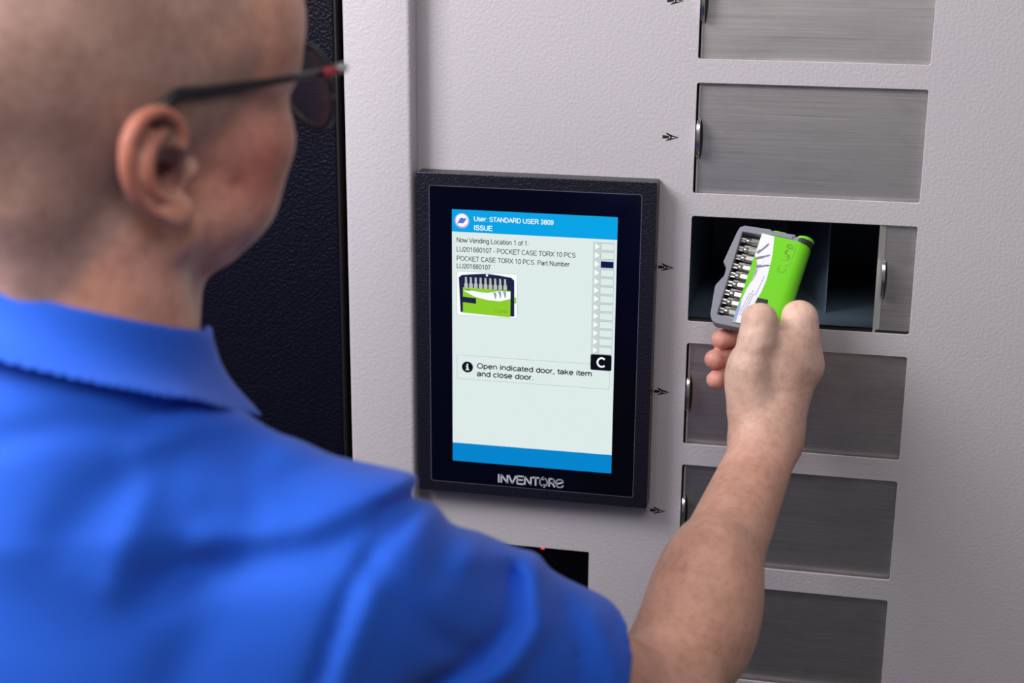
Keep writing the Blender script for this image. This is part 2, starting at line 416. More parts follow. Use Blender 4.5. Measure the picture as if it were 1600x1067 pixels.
# compartment behind the opened door
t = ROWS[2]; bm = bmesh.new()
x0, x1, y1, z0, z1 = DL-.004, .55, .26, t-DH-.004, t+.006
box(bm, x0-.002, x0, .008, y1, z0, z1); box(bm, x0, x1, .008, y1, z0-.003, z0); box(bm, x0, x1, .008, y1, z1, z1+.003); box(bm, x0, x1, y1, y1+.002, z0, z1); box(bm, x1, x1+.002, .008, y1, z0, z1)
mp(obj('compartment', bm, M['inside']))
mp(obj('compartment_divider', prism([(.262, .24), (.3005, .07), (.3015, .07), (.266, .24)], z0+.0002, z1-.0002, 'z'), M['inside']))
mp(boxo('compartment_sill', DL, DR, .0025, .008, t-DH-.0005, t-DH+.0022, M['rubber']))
mp(boxo('dark_backing', DL-.02, .60, .012, .014, t-DH-1.2, t-DH-.012, M['black']))
mp(boxo('dark_backing', DL-.02, .60, .012, .014, t+.012, .44, M['black']))
# printed arrows beside the openings
def arrow_mark(cx, cz):
    V, F = [], []
    k = .00054
    shapes = [[(-11, -2.6), (-11, 2.4), (-6, 2.0), (-1.5, 1.0), (-1.5, -1.4), (-6, -2.4)],
              [(-6.5, 5.2), (-4.6, 5.8), (2, 2.9), (12, -.2), (12, -1.1), (4, .2), (-1, 1.2), (-4, 2.8)],
              [(-6.8, -6.2), (-3, -2.8), (0, -2.0), (6, -1.3), (12, -.5), (5, -3.0), (0, -4.4)],
              [(0, 1.8), (2.2, 1.6), (2.2, -2.6), (0, -2.8)]]
    bm = bmesh.new()
    for s in shapes: prism([(cx+a*k, cz+b*k) for a, b in s], -.00012, 0.0, 'y', bm)
    return bm
for i in range(13):
    mp(obj('arrow_mark', arrow_mark(.1753, ROWS[i]-.0431+.0004), M['rubber']))
# scanner window with its red lamp
sc = mp(boxo('scanner_window', SCN[0]-.003, SCN[1]+.003, .0024, .0060, SCN[2]-.003, SCN[3]+.003, M['scan_glass']))
led = boxo('red_lamp', .0768, .0800, .0016, .0023, -.2915, -.2893, M['led'], None, .0005, 2); led.parent = sc

# ------------------------------------------------------------------ dark cabinet on the left
dark = empty('dark_cabinet', (-.5, .3, -1.5)); DO = Vector(dark.location)
tag(dark, 'blue-black textured steel cabinet door left of the grey machine', 'cabinet')
def dp(o): o.parent = dark; o.location = Vector(o.location)-DO; return o
dp(boxo('door', -.92, -.0905, -.0195, .0, -1.40, .46, M['dark_paint'], None, .0015, 3))
dp(boxo('cabinet_body', -.93, -.0945, .0, .68, -1.5, .46, M['dark_paint']))
bm = box(bmesh.new(), -.0905, -.0888, -.0185, .02, -1.40, .46); dp(obj('door_gasket', bm, M['rubber']))

# ------------------------------------------------------------------ touch screen terminal
term = empty('touchscreen_terminal', (.0719, 0, -.1029)); TO = Vector(term.location)
tag(term, 'black framed touch screen terminal showing a pale vending page', 'touch screen')
def tp(o): o.parent = term; o.location = Vector(o.location)-TO; return o
BX0, BX1, BZ0, BZ1 = -.0248, .1686, -.2381, .0323
GX0, GX1, GZ0, GZ1 = -.0138, .1567, -.2288, .0218
SX0, SX1, SZ0, SZ1 = .0047, .1386, -.2098, .0036
bm = prism(rrect(BX0, BX1, BZ0, BZ1, .0012, 3), -.0180, -.0006, 'y', bev=.0006)
bez = tp(obj('bezel', bm, M['bezel']))
tp(obj('glass_seam', prism(rrect(GX0-.0006, GX1+.0006, GZ0-.0006, GZ1+.0006, .0016, 3), -.01812, -.0170), mat('seam_plastic', srgb(84, 84, 104), .35)))
gl = tp(obj('glass', prism(rrect(GX0, GX1, GZ0, GZ1, .0012, 3), -.01820, -.0165), M['glass_black']))
Y0 = -.01824
disp = tp(flat('display', rrect(SX0, SX1, SZ0, SZ1, .0002, 1), Y0, M['scr_bg'], None))
W_, H_ = SX1-SX0, SZ1-SZ0
def S(u, v): return (SX0+u*W_, SZ1-v*H_)                     # fractions of the display, v downwards
def dpar(o): o.parent = disp; o.location = (0, 0, 0); return o
def srect(name, u0, u1, v0, v1, m, lay=1, r=0):
    (a, b), (c, d) = S(u0, v1), S(u1, v0)
    pts = rrect(a, c, b, d, r, 4) if r else [(a, b), (c, b), (c, d), (a, d)]
    return dpar(flat(name, pts, Y0-.00003*lay, m, None, .00002))
def sframe(name, u0, u1, v0, v1, th, m, lay=1, r=.001):
    (a, b), (c, d) = S(u0, v1), S(u1, v0)
    o = rrect(a, c, b, d, r, 4); i = rrect(a+th, c-th, b+th, d-th, max(r-th, .0001), 4)
    bm = bmesh.new(); y = Y0-.00003*lay
    vo = [bm.verts.new((p[0], y, p[1])) for p in o]; vi = [bm.verts.new((p[0], y, p[1])) for p in i]
    n = len(o)
    for k in range(n): bm.faces.new((vo[k], vo[(k+1) % n], vi[(k+1) % n], vi[k]))
    return dpar(obj(name, bm, m))
def stext(name, text, u, v, cap, m, width=None, th=.14, lay=3):
    x, z = S(u, v); return dpar(lettering(name, text, x, z, cap*H_, Y0-.00003*lay, m, None, th, width*W_ if width else None))
srect('title_bar', 0, 1, 0, .0852, M['scr_top'])
srect('footer_bar', 0, 1, .925, 1, M['scr_bot'])
stext('title_text', 'User: STANDARD USER 3809', .135, .040, .0162, M['scr_white'], .485, .17)
stext('title_text', 'ISSUE', .135, .0745, .0170, M['scr_white'], .115, .18)
stext('text_line', 'Now Vending Location 1 of 1:', .028, .1245, .0172, M['scr_text'], .445)
stext('text_line', 'LU201660107 - POCKET CASE TORX 10 PCS', .028, .1600, .0172, M['scr_text'], .727)
stext('text_line', 'POCKET CASE TORX 10 PCS. Part Number', .028, .1955, .0172, M['scr_text'], .692)
stext('text_line', 'LU201660107', .028, .2245, .0172, M['scr_text'], .212)
# round refresh icon
cx, cz = S(.062, .0425)
def disc(cx, cz, r, n=24): return [(cx+r*math.cos(2*PI*i/n), cz+r*math.sin(2*PI*i/n)) for i in range(n)]
dpar(flat('refresh_icon', disc(cx, cz, .0062), Y0-.00006, M['scr_violet'], None, .00002))
dpar(flat('refresh_icon', disc(cx, cz+.0004, .0052), Y0-.00009, M['scr_white'], None, .00002))
dpar(flat('refresh_icon', disc(cx, cz+.0002, .0023), Y0-.00012, M['scr_blue'], None, .00002))
for s in (1, -1):
    dpar(flat('refresh_icon', [(cx+s*.0005, cz+s*.0016), (cx+s*.0040, cz+s*.0026), (cx+s*.0024, cz-s*.0004)], Y0-.00012, M['scr_blue'], None, .00002))
# product picture
sframe('picture_frame', .028, .405, .236, .409, .0002, M['scr_line'], 2, .0016)
srect('picture_ground', .030, .403, .2372, .408, M['scr_white'], 1, .0014)
def PP(a, b): return S(.030+a*.373, .2372+b*.1708)           # fractions of the picture
def ppoly(name, pts, m, lay): return dpar(flat(name, [PP(a, b) for a, b in pts], Y0-.00003*lay, m, None, .00002))
ppoly('picture_case', [(.06, .93), (.045, .5), (.03, .14), (.08, .08), (.30, .045), (.50, .02), (.70, .045), (.90, .08), (.95, .14), (.955, .96), (.87, .96), (.87, .3), (.12, .3), (.12, .93)], M['scr_case'], 3)
ppoly('picture_case', [(.11, .12), (.89, .12), (.89, .45), (.11, .45)], M['scr_case'], 4)
dpar(flat('picture_case', disc(*PP(.50, .055), .0010, 12), Y0-.00015, M['scr_white'], None, .00002))
ppoly('picture_cover', [(.10, .36), (.89, .38), (.89, .985), (.10, .94)], M['scr_green'], 5)
ppoly('picture_band', [(.10, .43), (.25, .43), (.5, .46), (.70, .40), (.89, .40), (.89, .56), (.72, .63), (.52, .62), (.30, .56)], M['scr_white'], 6)
ppoly('picture_clip', [(.10, .575), (.32, .59), (.32, .72), (.10, .70)], M['scr_case'], 7)
ppoly('picture_tab', [(.955, .52), (.985, .52), (.985, .66), (.955, .66)], M['scr_green'], 7)
for k in range(9):
    a = .135+k*.081
    ppoly('picture_bit', [(a, .12), (a+.03, .12), (a+.036, .26), (a+.048, .27), (a+.048, .37), (a-.012, .37), (a-.012, .27), (a, .26)], M['scr_silver'], 6)
for a, b in ((.60, .44), (.68, .41), (.76, .405)):
    ppoly('picture_key', [(a, b), (a+.05, b-.005), (a+.06, b+.05), (a+.05, b+.14), (a+.035, b+.14), (a+.02, b+.05)], M['scr_line'], 8)
xx, zz = PP(.15, .425); dpar(lettering('picture_text', 'Luna', xx, zz, .0011, Y0-.00024, M['scr_dark'], None, .2))
xx, zz = PP(.62, .885); dpar(lettering('picture_text', 'CLuna', xx, zz, .0026, Y0-.00024, mat('screen_deep_green', (0, 0, 0, 1), .3, emit=srgb(112, 172, 30)), None, .16))
# row of slots with arrows
srect('slot_column', .858, .985, .096, .530, M['scr_col'], 1)
for k in range(13):
    v = .100+k*.0332
    if k == 2: srect('slot_box', .906, .982, v+.002, v+.026, M['scr_navy'], 3)
    else:
        sframe('slot_box', .905, .985, v, v+.027, .00022, M['scr_line'], 3, .0003)
        srect('slot_fill', .907, .983, v+.001, v+.026, M['scr_bg'], 2)
    a, b = S(.870, v+.0015); c, d = S(.898, v+.0135); e, f_ = S(.870, v+.0255)
    dpar(flat('slot_arrow', [(a, b), (c, d), (e, f_)], Y0-.00006, M['scr_white'], None, .00002))
srect('letter_tile', .857, .985, .528, .590, M['scr_dark'], 3, .0014)
stext('tile_letter', 'C', .893, .5755, .034, M['scr_white'], .062, .2, 5)
sframe('message_box', .028, .975, .567, .663, .00022, M['scr_line'], 2, .0012)
ix, iz = S(.095, .6135)
dpar(flat('info_icon', disc(ix, iz, .0047), Y0-.00006, M['scr_dark'], None, .00002))
dpar(obj('info_letter', prism([(ix-.0016, iz-.0026), (ix+.0016, iz-.0026), (ix+.0016, iz-.0018), (ix+.0007, iz-.0018), (ix+.0007, iz+.0009), (ix-.0015, iz+.0009), (ix-.0015, iz+.0002), (ix-.0006, iz+.0002), (ix-.0006, iz-.0018), (ix-.0016, iz-.0018)], Y0-.00013, Y0-.00010), M['scr_white']))
dpar(flat('info_letter', disc(ix, iz+.0021, .0008, 12), Y0-.00013, M['scr_white'], None, .00002))
stext('message_text', 'Open indicated door, take item', .154, .6150, .0190, M['scr_dark'], .715, .20)
stext('message_text', 'and close door.', .154, .6465, .0195, M['scr_dark'], .358, .20)
# maker's lettering under the display
lx, lz, cap = .0428, -.2258, .0068
WD = .0577
tot = sum(G[c][0] for c in 'INVENT')*cap*.92
LT = .20
tp(lettering('maker_logo', 'INVENT', lx, lz, cap, Y0, M['logo'], None, LT, .0357))
ox = lx+.0357+.0037
tp(lettering('maker_logo', '', 0, 0, cap, Y0, M['logo'], None, LT, extra=[arc(ox, lz+.0034, .0031, .0034, 112, 285, 12), arc(ox, lz+.0034, .0031, .0034, -68, 105, 12), [(ox-.0008, lz+.0077), (ox+.0006, lz+.0066), (ox-.0008, lz+.0056)], [(ox+.0008, lz-.0009), (ox-.0006, lz+.0002), (ox+.0008, lz+.0012)]]))
rx = ox+.0040
tp(lettering('maker_logo', 'R', rx, lz, cap, Y0, M['logo'], None, LT, .0060))
ex = rx+.0060+.0037
tp(lettering('maker_logo', '', 0, 0, cap, Y0, M['logo'], None, LT, extra=[[(ex-.0031, lz+.0024), (ex+.0030, lz+.0048)] + arc(ex, lz+.0034, .0033, .0034, 24, 328, 18)]))

# ------------------------------------------------------------------ pocket case held in the hand: own frame, x across, z along, -y front
HO = CAM_C+1.15*(AX_F+((1200-800)/2422.75)*AX_R-((560-533.5)/2422.75)*AX_U)   # centre of the gripping hand
def HW(x, y, z): return HO+(x*AX_R+y*AX_U+z*AX_F)*.001       # hand frame in mm: right, up, away
cb = np.array([.93, -.14, -.34]); cb /= np.linalg.norm(cb)
ca = np.array([.28, .89, .36]); ca -= cb*(ca@cb); ca /= np.linalg.norm(ca)
ca, cb = ca+.08*cb, cb-.08*ca; ca /= np.linalg.norm(ca); cb /= np.linalg.norm(cb)
cn = np.cross(cb, ca)                                         # right x up in (right, up, away) coordinates
cn = -cn if cn[2] < 0 else cn                                 # pointing away from the viewer
def tow(v): return v[0]*AX_R+v[1]*AX_U+v[2]*AX_F
case = empty('bit_case', HW(-41, 26, 16))
Mx = Matrix.Identity(4)
for i in range(3):
    Mx[i][0] = tow(cb)[i]; Mx[i][1] = tow(cn)[i]; Mx[i][2] = tow(ca)[i]; Mx[i][3] = case.location[i]
case.matrix_world = Mx
tag(case, 'small green and grey pocket case of bits held in the hand', 'tool case')
CMX = Mx.copy()
mm = .001
# tray: grey ring with a notched finger grip on its left edge, dark floor
outer = [(3.5, 2.6), (.6, 4.4), (-1.6, 8.5), (-5.0, 30), (-5.1, 32.5), (-1.6, 40.5), (-1.1, 42.5), (-1.4, 48), (-2.2, 50.4), (-5.2, 53.6), (-2.6, 80), (-1.6, 84.5), (1.2, 86.3), (21.0, 87.2), (21.8, 86.2), (40.2, 86.6), (40.6, 84), (42, 84), (46.5, 83.4), (47, 82), (47, 3.4), (46, 2.6)]
outer = [(a*mm, b*mm) for a, b in outer]
win = [(a*mm, b*mm) for a, b in [(1.9, 8.4), (.6, 31), (2.2, 44), (.4, 58), (0, 82.3), (22, 83.2), (22, 7.2)]]
win = [(a*mm, b*mm) for a, b in [(1.9, 8.6), (-.1, 82.3), (22, 83.2), (22, 7.2)]]
ring = curve_plate('tray', [outer, win], .0045, .0035, .0008, M['case_grey'], case)
obj('tray_floor', prism([(a, b) for a, b in outer], .0082, .0096), M['case_dark'], case)
# cover: rounded right edge
bm = bmesh.new()
prof = [(16.2, 0.2), (16.2, -1.2), (44.5, -1.7)] + [(44.5+9.5*math.sin(a), 6.3-8.0*math.cos(a)) for a in [PI/2*i/8 for i in range(1, 9)]] + [(54, 10)] + [(53, 12), (30, 12), (30, .6)]
def cover_verts(zf, zr): return [bm.verts.new((x*mm, y*mm, (zf+(zr-zf)*(x-16)/38)*mm)) for i, (x, y) in enumerate(prof)]
v0 = cover_verts(5.0, 4.0); v1 = cover_verts(82.6, 80.6)
n = len(prof)
for i in range(n): bm.faces.new((v0[i], v0[(i+1) % n], v1[(i+1) % n], v1[i]))
bm.faces.new(v0[::-1]); bm.faces.new(v1)
cv = obj('cover', bm, M['green'], case, True)
md = cv.modifiers.new('edges', 'EDGE_SPLIT'); md.split_angle = math.radians(35)
def cy(x): return -.0012-(x-16.2)*.0000177
def on_cover(name, pts, lift, m):
    bm = bmesh.new()
    lo_ = [bm.verts.new((a*mm, cy(a)-lift, b*mm)) for a, b in pts]; bm.faces.new(lo_)
    bmesh.ops.triangulate(bm, faces=bm.faces[:]); return obj(name, bm, m, case)
sw = [(16.4, 82.3), (26.2, 81.6), (27.9, 73.8), (29.5, 65.7), (30.5, 54.6), (31.1, 44), (30.2, 33), (28.4, 26), (26.5, 15), (25.4, 5.4), (16.6, 5.2), (16.5, 12), (17.9, 26), (18.7, 34.5), (20.4, 39.5), (21.9, 43.5), (22.3, 48.8), (21.6, 53.5), (20.0, 57.0), (16.5, 63)]
on_cover('sticker', sw, .00010, M['sticker'])
on_cover('sticker_patch', [(16.5, 5.6), (18.6, 5.6), (18.6, 17), (17.6, 25), (16.6, 20)], .00018, M['sticker_blue'])
def rotp(a, b, pts, deg):
    c_, s_ = math.cos(math.radians(deg)), math.sin(math.radians(deg)); return [(a+x*c_-y*s_, b+x*s_+y*c_) for x, y in pts]
for a, b, L_, rot in ((16.9, 65.0, 12.0, 55), (17.2, 60.0, 11.5, 28), (19.6, 53.8, 10.5, 16)):
    pts = [(0, -1.1), (3.4, -1.2), (4.0, -.5), (L_-3, -.5), (L_-2.4, -1.0), (L_, -.3), (L_, .3), (L_-2.4, 1.0), (L_-3, .5), (4, .5), (3.4, 1.2), (0, 1.1)]
    on_cover('printed_bit', rotp(a+.6, b, pts, rot), .00018, M['sticker_ink'])
V, F = [], []
rnd = random.Random(3)
for k, (xb, z0_, z1_) in enumerate(((19.4, 12, 31), (20.9, 11, 33), (22.3, 10, 30), (26.4, 30, 46))):
    zz_ = z0_
    while zz_ < z1_:
        L_ = rnd.uniform(.8, 2.4); V2 = [(xb+(zz_-z0_)*.12, zz_), (xb+.5+(zz_-z0_)*.12, zz_), (xb+.5+(zz_+L_-z0_)*.12, zz_+L_), (xb+(zz_+L_-z0_)*.12, zz_+L_)]
        F.append(tuple(range(len(V), len(V)+4))); V += [(a*mm, cy(a)-.00018, b*mm) for a, b in V2]; zz_ += L_+.5
me = bpy.data.meshes.new('small_print'); me.from_pydata(V, [], F); mesh_obj('small_print', me, M['sticker_ink'], case)
# embossed maker's name running up the cover
def rot_text(name, text, x, z, cap, m, parent, th, depth, extra=None):
    lines, cx_ = [], 0
    for ch in text:
        adv, g = G[ch]
        for pl in g: lines.append([((cx_+a)*cap, b*cap) for a, b in pl])
        cx_ += adv
    if extra: lines += extra
    bm = bmesh.new(); V, F = strokes(lines, th*cap)
    for f in F:
        q = [V[i] for i in f]; prism([(x-b, z+a) for a, b in q], cy(x/mm)-depth, cy(x/mm)+.0001, 'y', bm)
    return obj(name, bm, m, parent)
M['emboss'] = mat('raised_green_lettering', srgb(128, 206, 62), .25, 0, .6)
rot_text('embossed_logo', 'Luna', .0425, .0585, .0062, M['emboss'], case, .2, .0003,
         extra=[arc(-.0030, .0031, .0026, .0031, 60, 300, 10), [(.0008, -.0014), (.0195, -.0014)]])
# clip, end tab and hinge barrel
boxo('clip_window', .0288, .0372, -.0024, -.0008, .0240, .0282, M['case_dark'], case, .0005)
boxo('clip_window', .0288, .0372, -.0022, -.0008, .0100, .0238, M['case_dark'], case, .0004)
boxo('latch_button', .0238, .0335, .0005, .0060, .0840, .0878, M['green'], case, .0007)
boxo('hinge_block', .0415, .0510, -.0004, .0080, .0815, .0860, M['case_grey'], case, .0012)
boxo('latch_plate', .0222, .0400, -.0006, .0060, .0828, .0862, M['case_grey'], case, .0006)
bm = bmesh.new(); tube(bm, [(.0485, .0052, .0845), (.0485, .0052, .0868)], .0068, 20)
obj('hinge_cap', bm, M['green'], case)
bm = bmesh.new(); tube(bm, [(.0484, .0050, .0805), (.0484, .0050, .0848)], .0066, 20); obj('hinge_barrel', bm, M['case_dark'], case)
# the moulded comb the bits sit in
bm = bmesh.new()
BZ = [75.9-7.66*k for k in range(9)]
def bx_left(z): return 1.9-z*.018
for z in BZ:
    x = bx_left(z)
    box(bm, (x+3.6)*mm, .0205, .0058, .0082, (z-5.2)*mm, (z-2.4)*mm, .0006, 1)
obj('socket_comb', bm, mat('grey_comb_plastic', srgb(168, 166, 166), .4), case)
ordinal = ['topmost', 'second from the top', 'third from the top', 'fourth from the top', 'fifth from the top', 'sixth from the top', 'seventh from the top', 'eighth from the top', 'lowest']
def make_bit():
    r = empty('screwdriver_bit'); bm = bmesh.new()
    tube(bm, [(.0082, 0, 0), (.0090, 0, 0), (.0250, 0, 0)], [.0021, .0030, .0030], 6)
    a = obj('shank', bm, M['bit_steel'], r); bm = bmesh.new()
    tube(bm, [(.0040, 0, 0), (.0055, 0, 0), (.0084, 0, 0)], [.0014, .0022, .0023], 14)
    b = obj('neck', bm, M['bit_steel'], r, True); bm = bmesh.new()
    pts = []
    for k in range(24):
        q = 2*PI*k/24; rr = .0015+.0006*math.cos(6*q); pts.append((rr*math.cos(q), rr*math.sin(q)))
    prism(pts, 0, .0046, 'x', bm)
    c = obj('tip', bm, M['bit_steel'], r)
    return r, [a, b, c]
proto, pparts = make_bit()
for k in range(9):
    z = BZ[k]
    if k == 0: r = proto
    else:
        r = proto.copy(); COL.objects.link(r)
        for c in pparts:
            c2 = c.copy(); COL.objects.link(c2); c2.parent = r
    r.matrix_world = CMX @ Matrix.Translation((bx_left(z)*mm, .0038, z*mm)) @ Matrix.Rotation(math.radians(1.5*math.sin(k*2.3)), 4, 'Y') @ Matrix.Rotation(k*1.1, 4, 'X')
    tag(r, 'steel screwdriver bit in the open green case, %s in its row' % ordinal[k], 'screwdriver bit', 'steel bits lined up in the pocket case')

# ------------------------------------------------------------------ the man reaching into the opening
mmu = .001
HEAD_O = np.array([-.083, -.4425, .113])                       # midpoint between the ear canals
az = math.radians(57.8); pitch = math.radians(8); HS = 1.05
NF = np.array([math.cos(az), math.sin(az), 0.0]); HR = np.array([math.sin(az), -math.cos(az), 0.0])
NM = np.stack((HR, NF, np.array([0, 0, 1.0])), 1)              # level frame of the neck: his right, forward, up
HF = NF*math.cos(pitch)+np.array([0, 0, math.sin(pitch)]); HU = np.cross(HR, HF)
HM = np.stack((HR, HF, HU), 1)                                 # the head's own frame, chin a little raised
def to_neck(p): return (p-HEAD_O)@NM/mmu
def to_head(p): return (p-HEAD_O)@HM/(mmu*HS)                  # room metres -> head millimetres
def from_head(q): return HEAD_O+(HM@np.array(q, float))*mmu*HS
# --- limb joints in the room
SH = np.array([.0535, -.4635, -.1175])                         # right shoulder
EL = np.array([.2140, -.3100, -.2560])                         # right elbow
WR = HW(-1, -62, 4)                                            # right wrist
NK = np.array([-.0880, -.4850, .0000])                         # base of the neck
SL = np.array([-.2650, -.5350, -.1100])                        # left shoulder
HIP = np.array([-.1150, -.5200, -.5600])
EAR_A = math.radians(2)
def fine(pts, rs, n=5):
    """a smoother chain: Catmull-Rom through the joints"""
    A = [np.append(np.array(p, float), r) for p, r in zip(pts, rs)]; A = [2*A[0]-A[1]]+A+[2*A[-1]-A[-2]]; o = []
    for i in range(1, len(A)-2):
        for k in range(n):
            t = k/n; a, b, c, d = A[i-1:i+3]
            o.append(.5*(2*b+(c-a)*t+(2*a-5*b+4*c-d)*t*t+(3*b-a-3*c+d)*t**3))
    o.append(A[-2]); return [q[:3] for q in o], [q[3] for q in o]
def ear(q):
    """right ear in head mm; plane turned outwards at its rear edge"""
    c, s = math.cos(EAR_A), math.sin(EAR_A)
    d = q-np.array([72., 1, 0])
    # ear plane axes: u forward, v up, w outwards
    u = d[:, 1]*c+d[:, 0]*-s; w = d[:, 1]*s+d[:, 0]*c; v = d[:, 2]
    tl = math.radians(6); u, v = u*math.cos(tl)-v*math.sin(tl)*-1*-1, v*math.cos(tl)+u*math.sin(tl)*1
    P = np.stack((u/.98+1, v/.80+1, w), 1)
    def ch(pts, rs):
        pts, rs = fine(pts, rs); return d_chain(P, pts, rs, .3)
    plate = d_ell(P, (-13, 4, 3), (20, 29, 3.5))
    lobe = d_ell(P, (-3, -27, 5), (9.5, 10.5, 4.2))
    helix = ch([(2, 10, 6), (1.5, 20, 8), (-3, 29, 9), (-12, 35, 10), (-23, 33, 11), (-31, 24, 12), (-34, 11, 12), (-33, -2, 11), (-28, -14, 9), (-19, -24, 7), (-9, -30, 5)],
               [3.0, 3.4, 3.7, 4.2, 4.5, 4.6, 4.4, 4.1, 3.8, 3.6, 3.4])
    anti = ch([(-8, 22, 6), (-15, 17, 7.5), (-20, 7, 8.5), (-20, -5, 8), (-14, -14, 7), (-7, -18, 6)], [2.6, 3, 3.4, 3.4, 3.2, 3.2])
    anti2 = ch([(-15, 17, 7.5), (-17, 25, 7)], [2.8, 2.2])
    tragus = d_ell(P, (7, -3, 2), (5, 8, 6))
    e = smin(plate, lobe, 4); e = smin(e, helix, 3); e = smin(e, anti, 2.5); e = smin(e, anti2, 3)
    concha = d_ell(P, (-6, -2, 6), (10, 13, 10)); e = smax(e, -concha, 2.5)
    canal = d_cap(P, np.array([-2., -4, 0]), np.array([2., -4, -14]), 6, 5); e = smax(e, -canal, 2)
    e = smin(e, tragus, 4)
    return e, concha, canal
def head_mm(q):
    x, y, z = q[:, 0], q[:, 1], q[:, 2]; s = q.copy(); s[:, 0] = np.abs(x)
    d = d_ell(s, (0, -8, 48), (77, 101, 86))
    d = smin(d, d_ell(s, (0, 40, 30), (66, 57, 62)), 30)
    d = smin(d, d_ell(s, (0, 36, 62), (66, 62, 62)), 26)                      # front of the vault
    d = smin(d, d_ell(s, (38, 65, 56), (31, 43, 42)), 30)                     # forehead corners
    d = smin(d, d_ell(s, (0, 42, -18), (56, 48, 54)), 20)
    d = smin(d, d_ell(s, (40, 59, -8), (28, 32, 28)), 14)                    # cheek
    d = smin(d, d_cap(s, (57, 4, -38), (20, 48, -60), 13, 13), 22)            # jaw
    d = smin(d, d_ell(s, (38, 46, -36), (26, 29, 24)), 16)                    # lower cheek
    d = smin(d, d_ell(s, (0, 58, -66), (18, 14, 13)), 14)                     # chin
    d = smin(d, d_cap(s, (8, 94, 30), (50, 84, 27), 9, 8), 12)                # brow
    d = smax(d, -d_ell(s, (32, 100, 8), (15, 16, 11)), 8)                     # socket
    d = smin(d, d_sph(s, (31, 76, 8), 12.5), 2)
    d = smin(d, d_cap(s, (0, 92, 16), (0, 103, -14), 7, 10), 9); d = smin(d, d_ell(s, (11, 96, -20), (8, 9, 7)), 5)
    d = smin(d, d_ell(s, (0, 84, -40), (26, 10, 6)), 6); d = smin(d, d_ell(s, (0, 82, -51), (22, 10, 6)), 6)
    d = smin(d, d_cap(q, (26, -56, -90), (34, -58, -14), 26, 24), 30)         # nape muscles
    d = smin(d, d_cap(q, (-26, -56, -90), (-34, -58, -14), 26, 24), 30)
    return d
def neck_mm(q):
    nb = to_neck(NK)
    d = d_cap(q, (0, -15, -40), (nb[0], nb[1]+2, nb[2]-30), 58, 66)
    s = q.copy()
    d = smin(d, d_cap(s, (56, -16, -36), (30, 38, -150), 14, 12), 16)         # sternomastoid cords
    d = smin(d, d_cap(s, (-56, -16, -36), (-30, 38, -150), 14, 12), 16)
    d = smin(d, d_cap(s, (0, 40, -66), (0, 28, -140), 22, 24), 22)            # throat
    return d
def skin_head(p):
    q = to_head(p)
    d = smin(head_mm(q)*HS, neck_mm(to_neck(p)), 14)/HS
    for sgn in (1, -1):
        qq = q*np.array([sgn, 1, 1]); e, con, can = ear(qq)
        d = smin(d, e, 3.5)
        d = smax(d, -np.maximum(con, -40), 2.5); d = smax(d, -can, 2)
    # wrinkles of the cheek and neck
    d = d + 2.2*np.exp(-(seg3(q, (62, 40, -22), (50, 42, -62))/5)**2) + 1.6*np.exp(-(seg3(q, (60, 20, -40), (56, 18, -70))/4)**2) + 2.0*np.exp(-(seg3(q, (64, 12, -52), (50, 26, -110))/5)**2) + 1.5*np.exp(-(seg3(q, (66, 0, -60), (56, 12, -120))/4.5)**2)
    # shoulders under the shirt
    return smin(d*mmu*HS, d_cap(p, NK-[0, 0, .07], NK-[0, 0, .12], .06, .07), .03)
def seg3(p, a, b): return d_cap(p, a, b, 0, 0)
def inv_hand(p):
    r = (p-HO)/mmu; return np.stack((r@AX_R, r@AX_U, r@AX_F), 1)
EH = inv_hand(EL[None])[0]; SHH = inv_hand(SH[None])[0]
